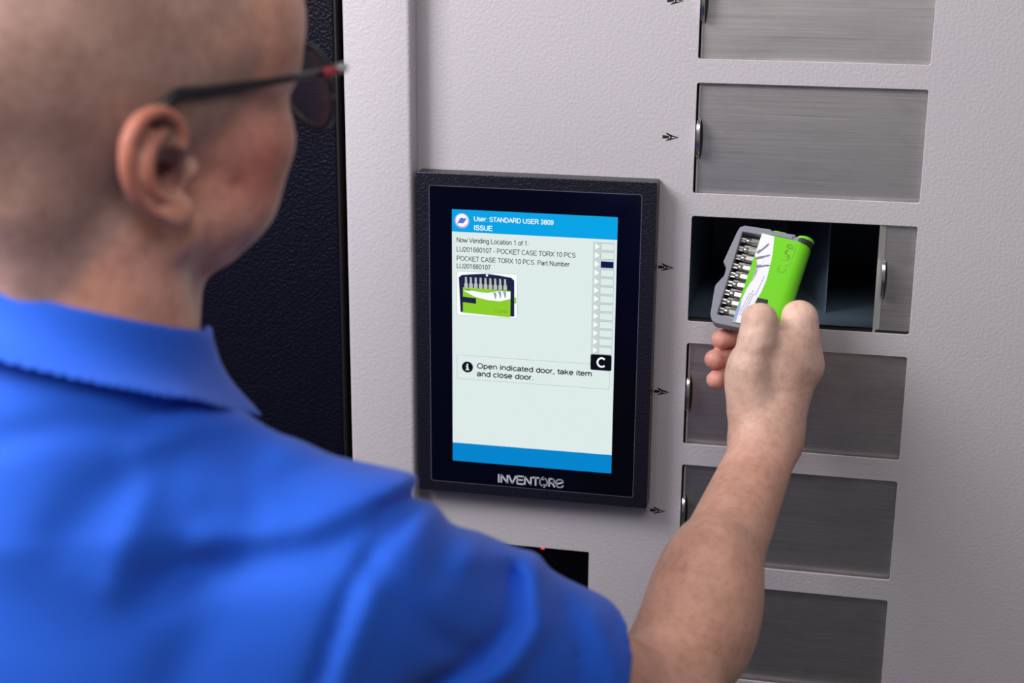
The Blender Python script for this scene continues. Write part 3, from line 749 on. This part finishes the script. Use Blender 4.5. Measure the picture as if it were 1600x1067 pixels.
def skin_arm(p):
    q = inv_hand(p)
    d = d_cap(q, (-3, -58, -2), (2, -60, 12), 22, 21)                                     # wrist
    d = smin(d, d_cap(q, (0, -62, 2), EH, 23.5, 38), 12)
    d = smin(d, d_ell(q, np.array([0, -62, 2])*.36+EH*.64+np.array([6, 0, -2]), (32, 58, 34), None), 26)
    d = smin(d, d_cap(q, EH+np.array([4, -4, 0]), SHH, 36, 46), 14)
    # back of the hand
    h = d_cap(q, (-2, -56, 4), (24, -6, 8), 20, 15)
    h = smin(h, d_cap(q, (0, -56, 10), (22, -14, 26), 18, 14), 12)
    h = smin(h, d_cap(q, (0, -56, 12), (14, -20, 40), 17, 12), 12)
    h = smin(h, d_ell(q, (6, -22, 10), (25, 34, 22)), 12)
    h = smin(h, d_ell(q, (-14, -16, 2), (18, 30, 18)), 12)                                # thenar
    d = smin(d, h, 16)
    idx = d_chain(q, [(29, -5, 6), (24.5, 29, 8), (6, 28, 27), (-12, 24, 32)], [13.2, 14.2, 9.5, 7.5], 2)
    mid = d_chain(q, [(30, -8, 20), (26, 16, 36), (-4, 21, 47), (-31, 14, 30)], [12, 10, 8.6, 7.4], 2)
    rng = d_chain(q, [(26, -15, 32), (20, -1, 50), (-12, 2, 52), (-36, -1, 30)], [11.5, 9.5, 8.4, 7.6], 2)
    pky = d_chain(q, [(20, -24, 40), (12, -14, 54), (-14, -14, 52), (-35, -16.5, 30)], [11, 9, 8, 7.2], 2)
    thb = d_chain(q, [(-12, -38, 0), (-15, -6, -9), (-10, 14, -13), (-8, 27.5, -12)], [18, 14.5, 13.5, 13.6], 4)
    web = d_ell(q, (10, 2, -5), (22, 24, 14))
    fing = np.minimum(np.minimum(idx, mid), np.minimum(rng, pky))
    d = smin(d, idx, 10); d = smin(d, np.minimum(np.minimum(mid, rng), pky), 3.5); d = smin(smin(d, web, 10), thb, 5)
    d = d + .8*np.exp(-(seg3(q, (3, 20, -8), (7, 10, -12))/2.2)**2) + .6*np.exp(-(seg3(q, (-16, 12, -24), (0, 16, -26))/1.8)**2)
    d = d + .5*np.exp(-(seg3(q, (-22, 4, -18), (-6, 6, -24))/1.8)**2)
    # tendons and veins, slightly raised
    d = d - .7*np.exp(-(seg3(q, (6, -50, -12), (26, -8, -6))/3)**2) - .6*np.exp(-(seg3(q, (12, -48, -6), (30, -20, 6))/3)**2)
    return d*mmu
hpa = isosurface(skin_head, HEAD_O-[.25, .22, .30], HEAD_O+[.25, .22, .18], .0019)
P1 = relax(hpa[0], hpa[1], 2, .5)
lo = np.minimum(np.minimum(SH, EL), HW(0, 0, 0))-.09; hi = np.maximum(np.maximum(SH, EL), HW(0, 40, 40))+.09
apa = isosurface(skin_arm, lo, hi, .0018)
P2 = relax(apa[0], apa[1], 1, .4)
# left arm hanging, hand half closed; legs
LE = np.array([-.330, -.560, -.390]); LW = np.array([-.290, -.470, -.600])
def skin_left(p):
    d = smin(d_cap(p, SL, LE, .048, .040), d_cap(p, LE, LW, .040, .026), .015)
    d = smin(d, d_ell(p, LW+[.008, .02, -.05], (.018, .038, .045)), .02)
    for k in range(4):
        b = LW+np.array([.006, -.006+.018*k, -.085]); m_ = b+[.006, .008, -.035+.004*abs(k-1)]; e = m_+[.016, .004, -.022]
        d = smin(d, d_chain(p, [b, m_, e], [.0095, .0085, .007], .002), .004)
    b = LW+[.014, .045, -.035]
    return smin(d, d_chain(p, [b, b+[.012, .016, -.03], b+[.02, .012, -.055]], [.013, .0105, .009], .002), .006)
lpa = isosurface(skin_left, np.minimum(SL, LW)-[.1, .1, .2], np.maximum(SL, LE)+[.1, .14, .08], .003)
Pall = np.concatenate((P1, P2, lpa[0])); Qall = np.concatenate((hpa[1], apa[1]+len(P1), lpa[1]+len(P1)+len(P2)))

def skin_material():
    m = mat('skin', (.5, .3, .25, 1), .46, 0, .4)
    b = m.node_tree.nodes['Principled BSDF']
    at = nd(m, 'ShaderNodeAttribute'); at.attribute_name = 'tone'
    tc = nd(m, 'ShaderNodeTexCoord')
    n = nd(m, 'ShaderNodeTexNoise', Scale=34.0, Detail=3.0, Roughness=.6); lk(m, tc.outputs['Object'], n.inputs['Vector'])
    n2 = nd(m, 'ShaderNodeTexNoise', Scale=190.0, Detail=3.0, Roughness=.6); lk(m, tc.outputs['Object'], n2.inputs['Vector'])
    r = nd(m, 'ShaderNodeValToRGB'); e = r.color_ramp.elements
    e[0].position = .36; e[0].color = (.80, .72, .68, 1); e[1].position = .66; e[1].color = (1.1, 1.06, 1.04, 1)
    lk(m, n.outputs[0], r.inputs[0])
    mx = nd(m, 'ShaderNodeMix'); mx.data_type = 'RGBA'; mx.blend_type = 'MULTIPLY'; mx.inputs[0].default_value = .75
    lk(m, at.outputs['Color'], mx.inputs[6]); lk(m, r.outputs[0], mx.inputs[7])
    r2 = nd(m, 'ShaderNodeValToRGB'); e = r2.color_ramp.elements
    e[0].position = .32; e[0].color = (.70, .56, .50, 1); e[1].position = .56; e[1].color = (1, 1, 1, 1); lk(m, n2.outputs[0], r2.inputs[0])
    mx2 = nd(m, 'ShaderNodeMix'); mx2.data_type = 'RGBA'; mx2.blend_type = 'MULTIPLY'; mx2.inputs[0].default_value = .38
    lk(m, mx.outputs[2], mx2.inputs[6]); lk(m, r2.outputs[0], mx2.inputs[7]); lk(m, mx2.outputs[2], b.inputs['Base Color'])
    b.inputs['Subsurface Weight'].default_value = .12; b.inputs['Subsurface Radius'].default_value = (.012, .004, .002)
    b.inputs['Subsurface Scale'].default_value = .6
    n3 = nd(m, 'ShaderNodeTexNoise', Scale=700.0, Detail=2.0); lk(m, tc.outputs['Object'], n3.inputs['Vector'])
    bump(m, n3.outputs[0], .45, .0005)
    return m
M['skin'] = skin_material()
man = empty('person', (float(HIP[0]), float(HIP[1]), -1.5)); PO = np.array(man.location)
tag(man, 'man in a blue polo shirt seen from behind, reaching towards the open door', 'person')
def pp(o): o.parent = man; o.location = Vector(o.location)-Vector(PO); return o
bme = np_mesh('body', Pall, Qall)
# skin tone per vertex: stubbled scalp, flushed ear and cheek, paler hand
def tones(P):
    c = np.tile(np.array(srgb(230, 178, 158)[:3]), (len(P), 1))
    def mixin(w, col):
        nonlocal c
        w = np.clip(w, 0, 1)[:, None]; c = c*(1-w)+np.array(srgb(*col)[:3])*w
    q = to_head(P); isH = (np.abs(q[:, 0]) < 95) & (q[:, 2] > -190) & (np.abs(q[:, 1]) < 140)
    x, y, z = np.abs(q[:, 0]), q[:, 1], q[:, 2]
    line = np.where(z > 25, 62-.0*z, 62-(25-z)*1.55)           # hairline in front of the ear, sloping back to the nape
    hair = np.clip((line-y)/16, 0, 1)*np.clip((z+72)/22, 0, 1)
    hair = hair*(1-np.clip((x-78)/3, 0, 1))
    mixin(isH*1.0, (234, 174, 154))
    mixin(isH*hair*.85, (176, 146, 138))
    mixin(isH*np.clip((x-79)/5, 0, 1)*(z > -40), (214, 140, 120))
    mixin(isH*np.exp(-(((x-55)/26)**2+((y-56)/26)**2+((z+16)/24)**2))*.8, (208, 116, 108))
    mixin(isH*np.clip((-90-z)/40, 0, 1)*.5, (190, 120, 100))
    h = inv_hand(P); isA = (h[:, 1] > -420) & (np.linalg.norm(h-np.array([0, 0, 0]), axis=1) < 420) & ~isH
    mixin(isA*np.clip((h[:, 1]+75)/50, 0, 1), (238, 202, 186))
    tip = np.minimum(np.minimum(np.linalg.norm(h-[-33, 14, 29], axis=1), np.linalg.norm(h-[-40, -1, 29], axis=1)), np.linalg.norm(h-[-39, -16, 29], axis=1))
    mixin(isA*np.clip((20-tip)/9, 0, 1), (238, 174, 162))
    mixin(isA*np.exp(-((h[:, 0]-20)/14)**2-((h[:, 1]+18)/26)**2)*.35, (206, 150, 128))
    return c
cols = np.concatenate((tones(Pall), np.ones((len(Pall), 1))), 1).astype(np.float32)
ca_ = bme.color_attributes.new('tone', 'FLOAT_COLOR', 'POINT'); ca_.data.foreach_set('color', cols.ravel())
body = pp(mesh_obj('body', bme, M['skin']))

# short-cropped hair: thousands of tiny blades standing on the scalp
def scalp_hair():
    rng = np.random.default_rng(5)
    q = to_head(P1); x, y, z = np.abs(q[:, 0]), q[:, 1], q[:, 2]
    line = np.where(z > 25, 60, 60-(25-z)*1.55)
    w = np.clip((line-y)/22, 0, 1)*np.clip((z+66)/26, 0, 1)*(1-np.clip((x-78)/3, 0, 1))*(1-.45*np.clip((z-95)/30, 0, 1)); w[z < -70] = 0
    idx = rng.choice(len(P1), 42000, p=w/w.sum())
    c = HEAD_O+np.array([0, 0, .03]); base = P1[idx]+rng.normal(0, .0009, (len(idx), 3)); nrm = base-c; nrm /= np.linalg.norm(nrm, axis=1)[:, None]
    dr = nrm+rng.normal(0, .45, nrm.shape)+np.array([0, 0, -.5]); dr /= np.linalg.norm(dr, axis=1)[:, None]
    sd = np.cross(dr, rng.normal(0, 1, dr.shape)); sd /= np.linalg.norm(sd, axis=1)[:, None]
    L = rng.uniform(.0018, .0036, (len(idx), 1)); wv = .00010
    V = np.stack((base-sd*wv-nrm*.0004, base+sd*wv-nrm*.0004, base+dr*L), 1).reshape(-1, 3)
    me = bpy.data.meshes.new('hair'); me.vertices.add(len(V)); me.vertices.foreach_set('co', V.astype(np.float32).ravel())
    n = len(idx); me.loops.add(n*3); me.loops.foreach_set('vertex_index', np.arange(n*3, dtype=np.int32))
    me.polygons.add(n); me.polygons.foreach_set('loop_start', np.arange(0, n*3, 3, dtype=np.int32)); me.update(calc_edges=True)
    return me
hm = mat('cropped_hair', srgb(146, 124, 116), .6)
hair = pp(mesh_obj('hair', scalp_hair(), hm)); hair['kind'] = 'stuff'; hair['label'] = 'closely cropped grey-brown hair'

# ------------------------------------------------------------------ polo shirt
def back_uv(p):
    """millimetres across and up on a board standing behind his back"""
    r = (p-np.array([-.02, -.47, -.08]))/mmu; return r@AX_R, r@AX_U
FOLDS = [
    ([(-13.8, 56.9), (1.7, 68.8), (18.5, 66.4), (35.5, 57.9)], -6, 6),
    ([(-13.8, 39.1), (9.4, 51.8), (37.0, 52.9)], 3.5, 8),
    ([(-46.0, -2.2), (-32.3, 16.8), (-12.3, 29.3)], -4, 14),
    ([(-23.1, -25.5), (-16.9, -3.0), (-9.2, 26.0)], 3, 9),
    ([(-67.0, 33.5), (-64.0, 7.9)], 2, 25),
    ([(15.4, 18.9), (37.0, 14.8), (46.4, 37.8)], 2.5, 14),
    ([(37.0, 31.4), (40.2, 4.8)], -2.5, 9),
    ([(52.7, 22.6), (81.6, 30.1), (107.0, 31.2)], -3, 9),
    ([(18.5, -7.4), (62.3, -2.8), (94.3, 10.7), (118.4, 19.8)], 5, 10),
    ([(-4.6, -27.7), (37.0, -14.9), (75.1, -10.1), (100.6, 1.4)], -6, 13),
    ([(105.4, 2.6), (113.5, 8.7), (122.7, 10.2)], -7, 6),
    ([(113.5, -0.0), (99.0, -13.8), (88.1, -31.0), (68.7, -86.0)], -3.5, 5),
    ([(100.6, -33.0), (88.1, -64.8), (81.6, -87.0)], 3, 8),
    ([(97.4, -18.8), (130.2, -62.5), (154.7, -81.3)], -3, 7),
    ([(135.3, -4.2), (130.2, -26.8)], -3, 9),
    ([(149.4, -22.1), (180.6, -32.4)], 3.5, 9),
    ([(169.4, -41.2), (169.4, -61.6), (152.9, -81.0), (120.1, -95.9)], -7, 8),
    ([(181.4, -37.0), (183.7, -63.6), (169.4, -83.9), (137.1, -99.6)], 5, 8),
    ([(199.9, -60.0), (207.8, -86.0), (207.8, -111.7)], -2.5, 7),
    ([(217.7, -68.1), (227.9, -92.8), (229.9, -115.3)], 2, 6),
    ([(232.0, -75.8), (242.3, -94.8)], -1.5, 5),
    ([(-84.9, 43.3), (-49.0, 52.5), (-24.6, 53.8)], -3, 8),
    ([(0.1, -78.3), (15.4, -46.6), (6.3, -26.4)], -2.5, 14),
]
def torso(p):
    tw = math.radians(14); c, s = math.cos(tw), math.sin(tw); R = np.array([[c, -s, 0], [s, c, 0], [0, 0, 1.0]])
    ch = (SH+SL)/2
    d = d_ell(p, ch+[-.01, -.005, -.10], (.172, .118, .20), R)
    d = smin(d, d_ell(p, ch+[-.015, .0, -.34], (.150, .118, .24), R), .08)
    d = smin(d, d_cap(p, NK-[0, .005, .035], SH+[-.02, 0, .002], .056, .056), .05)
    d = smin(d, d_cap(p, NK-[0, .005, .035], SL+[.02, 0, .002], .056, .056), .05)
    d = smin(d, d_cap(p, SH+[.004, 0, .0], SH-[.02, .02, .10], .056, .06), .05)
    d = smin(d, d_cap(p, SL, SL+[.03, 0, -.10], .056, .06), .05)
    d = smin(d, d_cap(p, NK+[0, 0, -.01], NK-[0, 0, .06], .058, .09), .03)
    return d
CUFF_T = .705
cuff_c = SH+(EL-SH)*CUFF_T; cuff_n = (EL-SH)/np.linalg.norm(EL-SH)
LCUFF = SL+(LE-SL)*.72; lcn = (LE-SL)/np.linalg.norm(LE-SL)
def shirt(p):
    d = torso(p)
    sl = d_cap(p, SH, EL, .0575, .050)
    d = smin(d, sl, .03)
    d = smin(d, d_cap(p, SL, LE, .060, .056), .03)
    u, v = back_uv(p)
    front = (p-np.array([-.02, -.40, -.1]))@AX_F
    fade = np.clip((.06-front)/.06, 0, 1)
    dis = np.zeros(len(p))
    nr = np.abs(d) < .02; un, vn = u[nr], v[nr]; dn = np.zeros(len(un))
    for pts, amp, wid in FOLDS:
        dd = np.min([seg_dist2(un, vn, pts[i], pts[i+1]) for i in range(len(pts)-1)], axis=0)
        dn += amp*np.exp(-(dd/wid)**2)
    dis[nr] = np.clip(dn, -7, 6)
    d = d - dis*fade*mmu
    nq = to_neck(p); nm = neck_mm(nq)*mmu; below = (nq[:, 2]+85+.36*nq[:, 1]+26)*mmu
    d = smin(d, smax(nm-.006, below, .006), .014)
    hole = np.maximum(nm-.003, -below)
    out = np.maximum(d, -smax(sl+.007, (cuff_c-p)@cuff_n-.05, .004))     # hollow sleeve mouth
    near_r = np.linalg.norm(p-EL, axis=1) < .14
    out = np.where(near_r, np.maximum(out, (p-cuff_c)@cuff_n), out)
    near_l = np.linalg.norm(p-LE, axis=1) < .14
    out = np.where(near_l, np.maximum(out, (p-LCUFF)@lcn), out)
    out = np.maximum(out, -hole)
    return np.maximum(out, -.60-p[:, 2])
spa = isosurface(shirt, (-.46, -.72, -.62), (.32, -.20, .06), .0030)
def cloth():
    m = mat('royal_blue_pique', srgb(34, 98, 224), .75, 0, .25)
    b = m.node_tree.nodes['Principled BSDF']; b.inputs['Sheen Weight'].default_value = .15
    tc = nd(m, 'ShaderNodeTexCoord'); n = nd(m, 'ShaderNodeTexNoise', Scale=900.0, Detail=1.0); lk(m, tc.outputs['Object'], n.inputs['Vector'])
    bump(m, n.outputs[0], .3, .0003)
    return m
M['cloth'] = cloth()
polo = pp(mesh_obj('polo_shirt', np_mesh('polo_shirt', relax(spa[0], spa[1], 2, .5), spa[1]), M['cloth'])); polo['label'] = 'royal blue short-sleeved polo shirt'
# collar: folded band round the neck, open at the throat
def collar(p):
    q = to_neck(p)
    k = neck_mm(q)
    zt = -85-.36*q[:, 1]; Ht = 36+.14*np.maximum(q[:, 1]+10, 0); zb = zt-Ht
    t = np.clip((zt-q[:, 2])/Ht, -.2, 1.3)
    off = 4.5+np.abs(t)**4*18
    sq = np.sqrt(1+np.where((t > 0) & (t < 1.3), 72*np.abs(t)**3/Ht, 0)**2); d = np.abs(k-off)/sq-2.0
    d = smax(d, q[:, 2]-zt, 1.5); d = smax(d, zb-q[:, 2], 1.5)
    ang = np.degrees(np.arctan2(q[:, 0], q[:, 1]-10))
    gap = (np.abs(ang)-16)*1.0
    d = np.maximum(d, -gap)
    return d*mmu*.8
cpa = isosurface(collar, HEAD_O-[.16, .16, .22], HEAD_O+[.16, .16, -.04], .0019)
col = mesh_obj('collar', np_mesh('collar', relax(cpa[0], cpa[1], 8, .5), cpa[1]), M['cloth'], polo)
# trousers and shoes
def trousers(p):
    d = d_ell(p, HIP+[0, 0, -.02], (.160, .115, .14))
    for sx in (-1, 1):
        a = HIP+np.array([sx*.085, 0, -.06]); k_ = np.array([HIP[0]+sx*.10, HIP[1]+.02, -1.02]); f_ = np.array([HIP[0]+sx*.11, HIP[1]-.01, -1.44])
        d = smin(d, smin(d_cap(p, a, k_, .088, .064), d_cap(p, k_, f_, .064, .052), .02), .03)
    return np.maximum(d, -1.45-p[:, 2])
tpa = isosurface(trousers, (-.40, -.72, -1.48), (.18, -.30, -.40), .007)
pp(mesh_obj('trousers', np_mesh('trousers', tpa[0], tpa[1]), mat('dark_trousers', srgb(38, 42, 54), .8)))
for sx in (-1, 1):
    def shoe(p):
        c0 = np.array([HIP[0]+sx*.11, HIP[1], -1.5]); d = d_cap(p, c0+[0, -.03, .05], c0+[.01, .15, .035], .045, .040)
        d = smin(d, d_cap(p, c0+[0, -.02, .05], c0+[0, -.01, .10], .042, .045), .03); return np.maximum(d, -1.4995-p[:, 2])
    s_ = isosurface(shoe, (HIP[0]+sx*.11-.1, HIP[1]-.15, -1.52), (HIP[0]+sx*.11+.1, HIP[1]+.25, -1.34), .005)
    pp(mesh_obj('shoe', np_mesh('shoe', s_[0], s_[1]), M['rubber']))

# ------------------------------------------------------------------ eyeglasses
gls = empty('eyeglasses', tuple(from_head((0, 100, 8))))
tag(gls, 'thin dark-framed eyeglasses worn by the man in blue', 'eyeglasses')
GO = np.array(gls.location)
def gp(name, bm, m, parent=None, smooth=True):
    for v in bm.verts: v.co = Vector(from_head(v.co)-GO)
    return obj(name, bm, m, parent or gls, smooth)
M['frame'] = mat('dark_spectacle_frame', (.02, .02, .024, 1), .3)
def lens_pt(s, a, k=1.0):
    ww, hh = 28*k, 22*k
    cx_ = 41*s; xx_ = cx_+ww*math.cos(a)*abs(math.cos(a))**-.12 if abs(math.cos(a)) > 1e-3 else cx_
    zz_ = 11+hh*math.sin(a)*(abs(math.sin(a))**-.12 if abs(math.sin(a)) > 1e-3 else 1)
    return (xx_, 113-.0022*xx_*xx_+.04*zz_, zz_)
for s in (1, -1):
    ring_ = [lens_pt(s, 2*PI*k/32) for k in range(33)]
    bm = bmesh.new(); tube(bm, ring_, 1.5, 8); gp('rim', bm, M['frame'])
    bm = bmesh.new(); c0_ = bm.verts.new((41*s, 113.4-.0022*41*41+.4, 11)); vs = [bm.verts.new(lens_pt(s, 2*PI*k/32, .97)) for k in range(32)]
    for k in range(32): bm.faces.new((c0_, vs[k], vs[(k+1) % 32]))
    lm = mat('lens_glass', (.93, .93, .97, 1), .02, 0, .5); lb = lm.node_tree.nodes['Principled BSDF']
    lb.inputs['Transmission Weight'].default_value = 1.0; lb.inputs['IOR'].default_value = 1.08
    gp('lens', bm, lm)
    bm = bmesh.new(); tube(bm, [(77*s, 104, 24), (77.5*s, 60, 27), (77*s, 20, 31), (77*s, 6, 33), (77*s, -6, 29), (76*s, -18, 14)], [2.0, 2.1, 3.0, 3.3, 2.8, 2.2], 8, 1.0)
    gp('temple_arm', bm, M['frame'])
    bm = bmesh.new(); tube(bm, [(66*s, 104.5, 20), (70*s, 107, 23), (75*s, 107.5, 24), (78.0*s, 102, 24)], [1.8, 2.6, 2.8, 2.2], 8); gp('end_piece', bm, mat('pale_metal_hinge', srgb(190, 200, 205), .3, .7))
    bm = bmesh.new(); tube(bm, [(78.0*s, 101, 24.1), (78.2*s, 92, 24.8)], 2.4, 8); gp('hinge_mark', bm, mat('red_hinge_mark', srgb(170, 50, 62), .4))
bm = bmesh.new(); tube(bm, [(13, 112.8, 16), (0, 114, 19), (-13, 112.8, 16)], 1.4, 8); gp('bridge', bm, M['frame'])
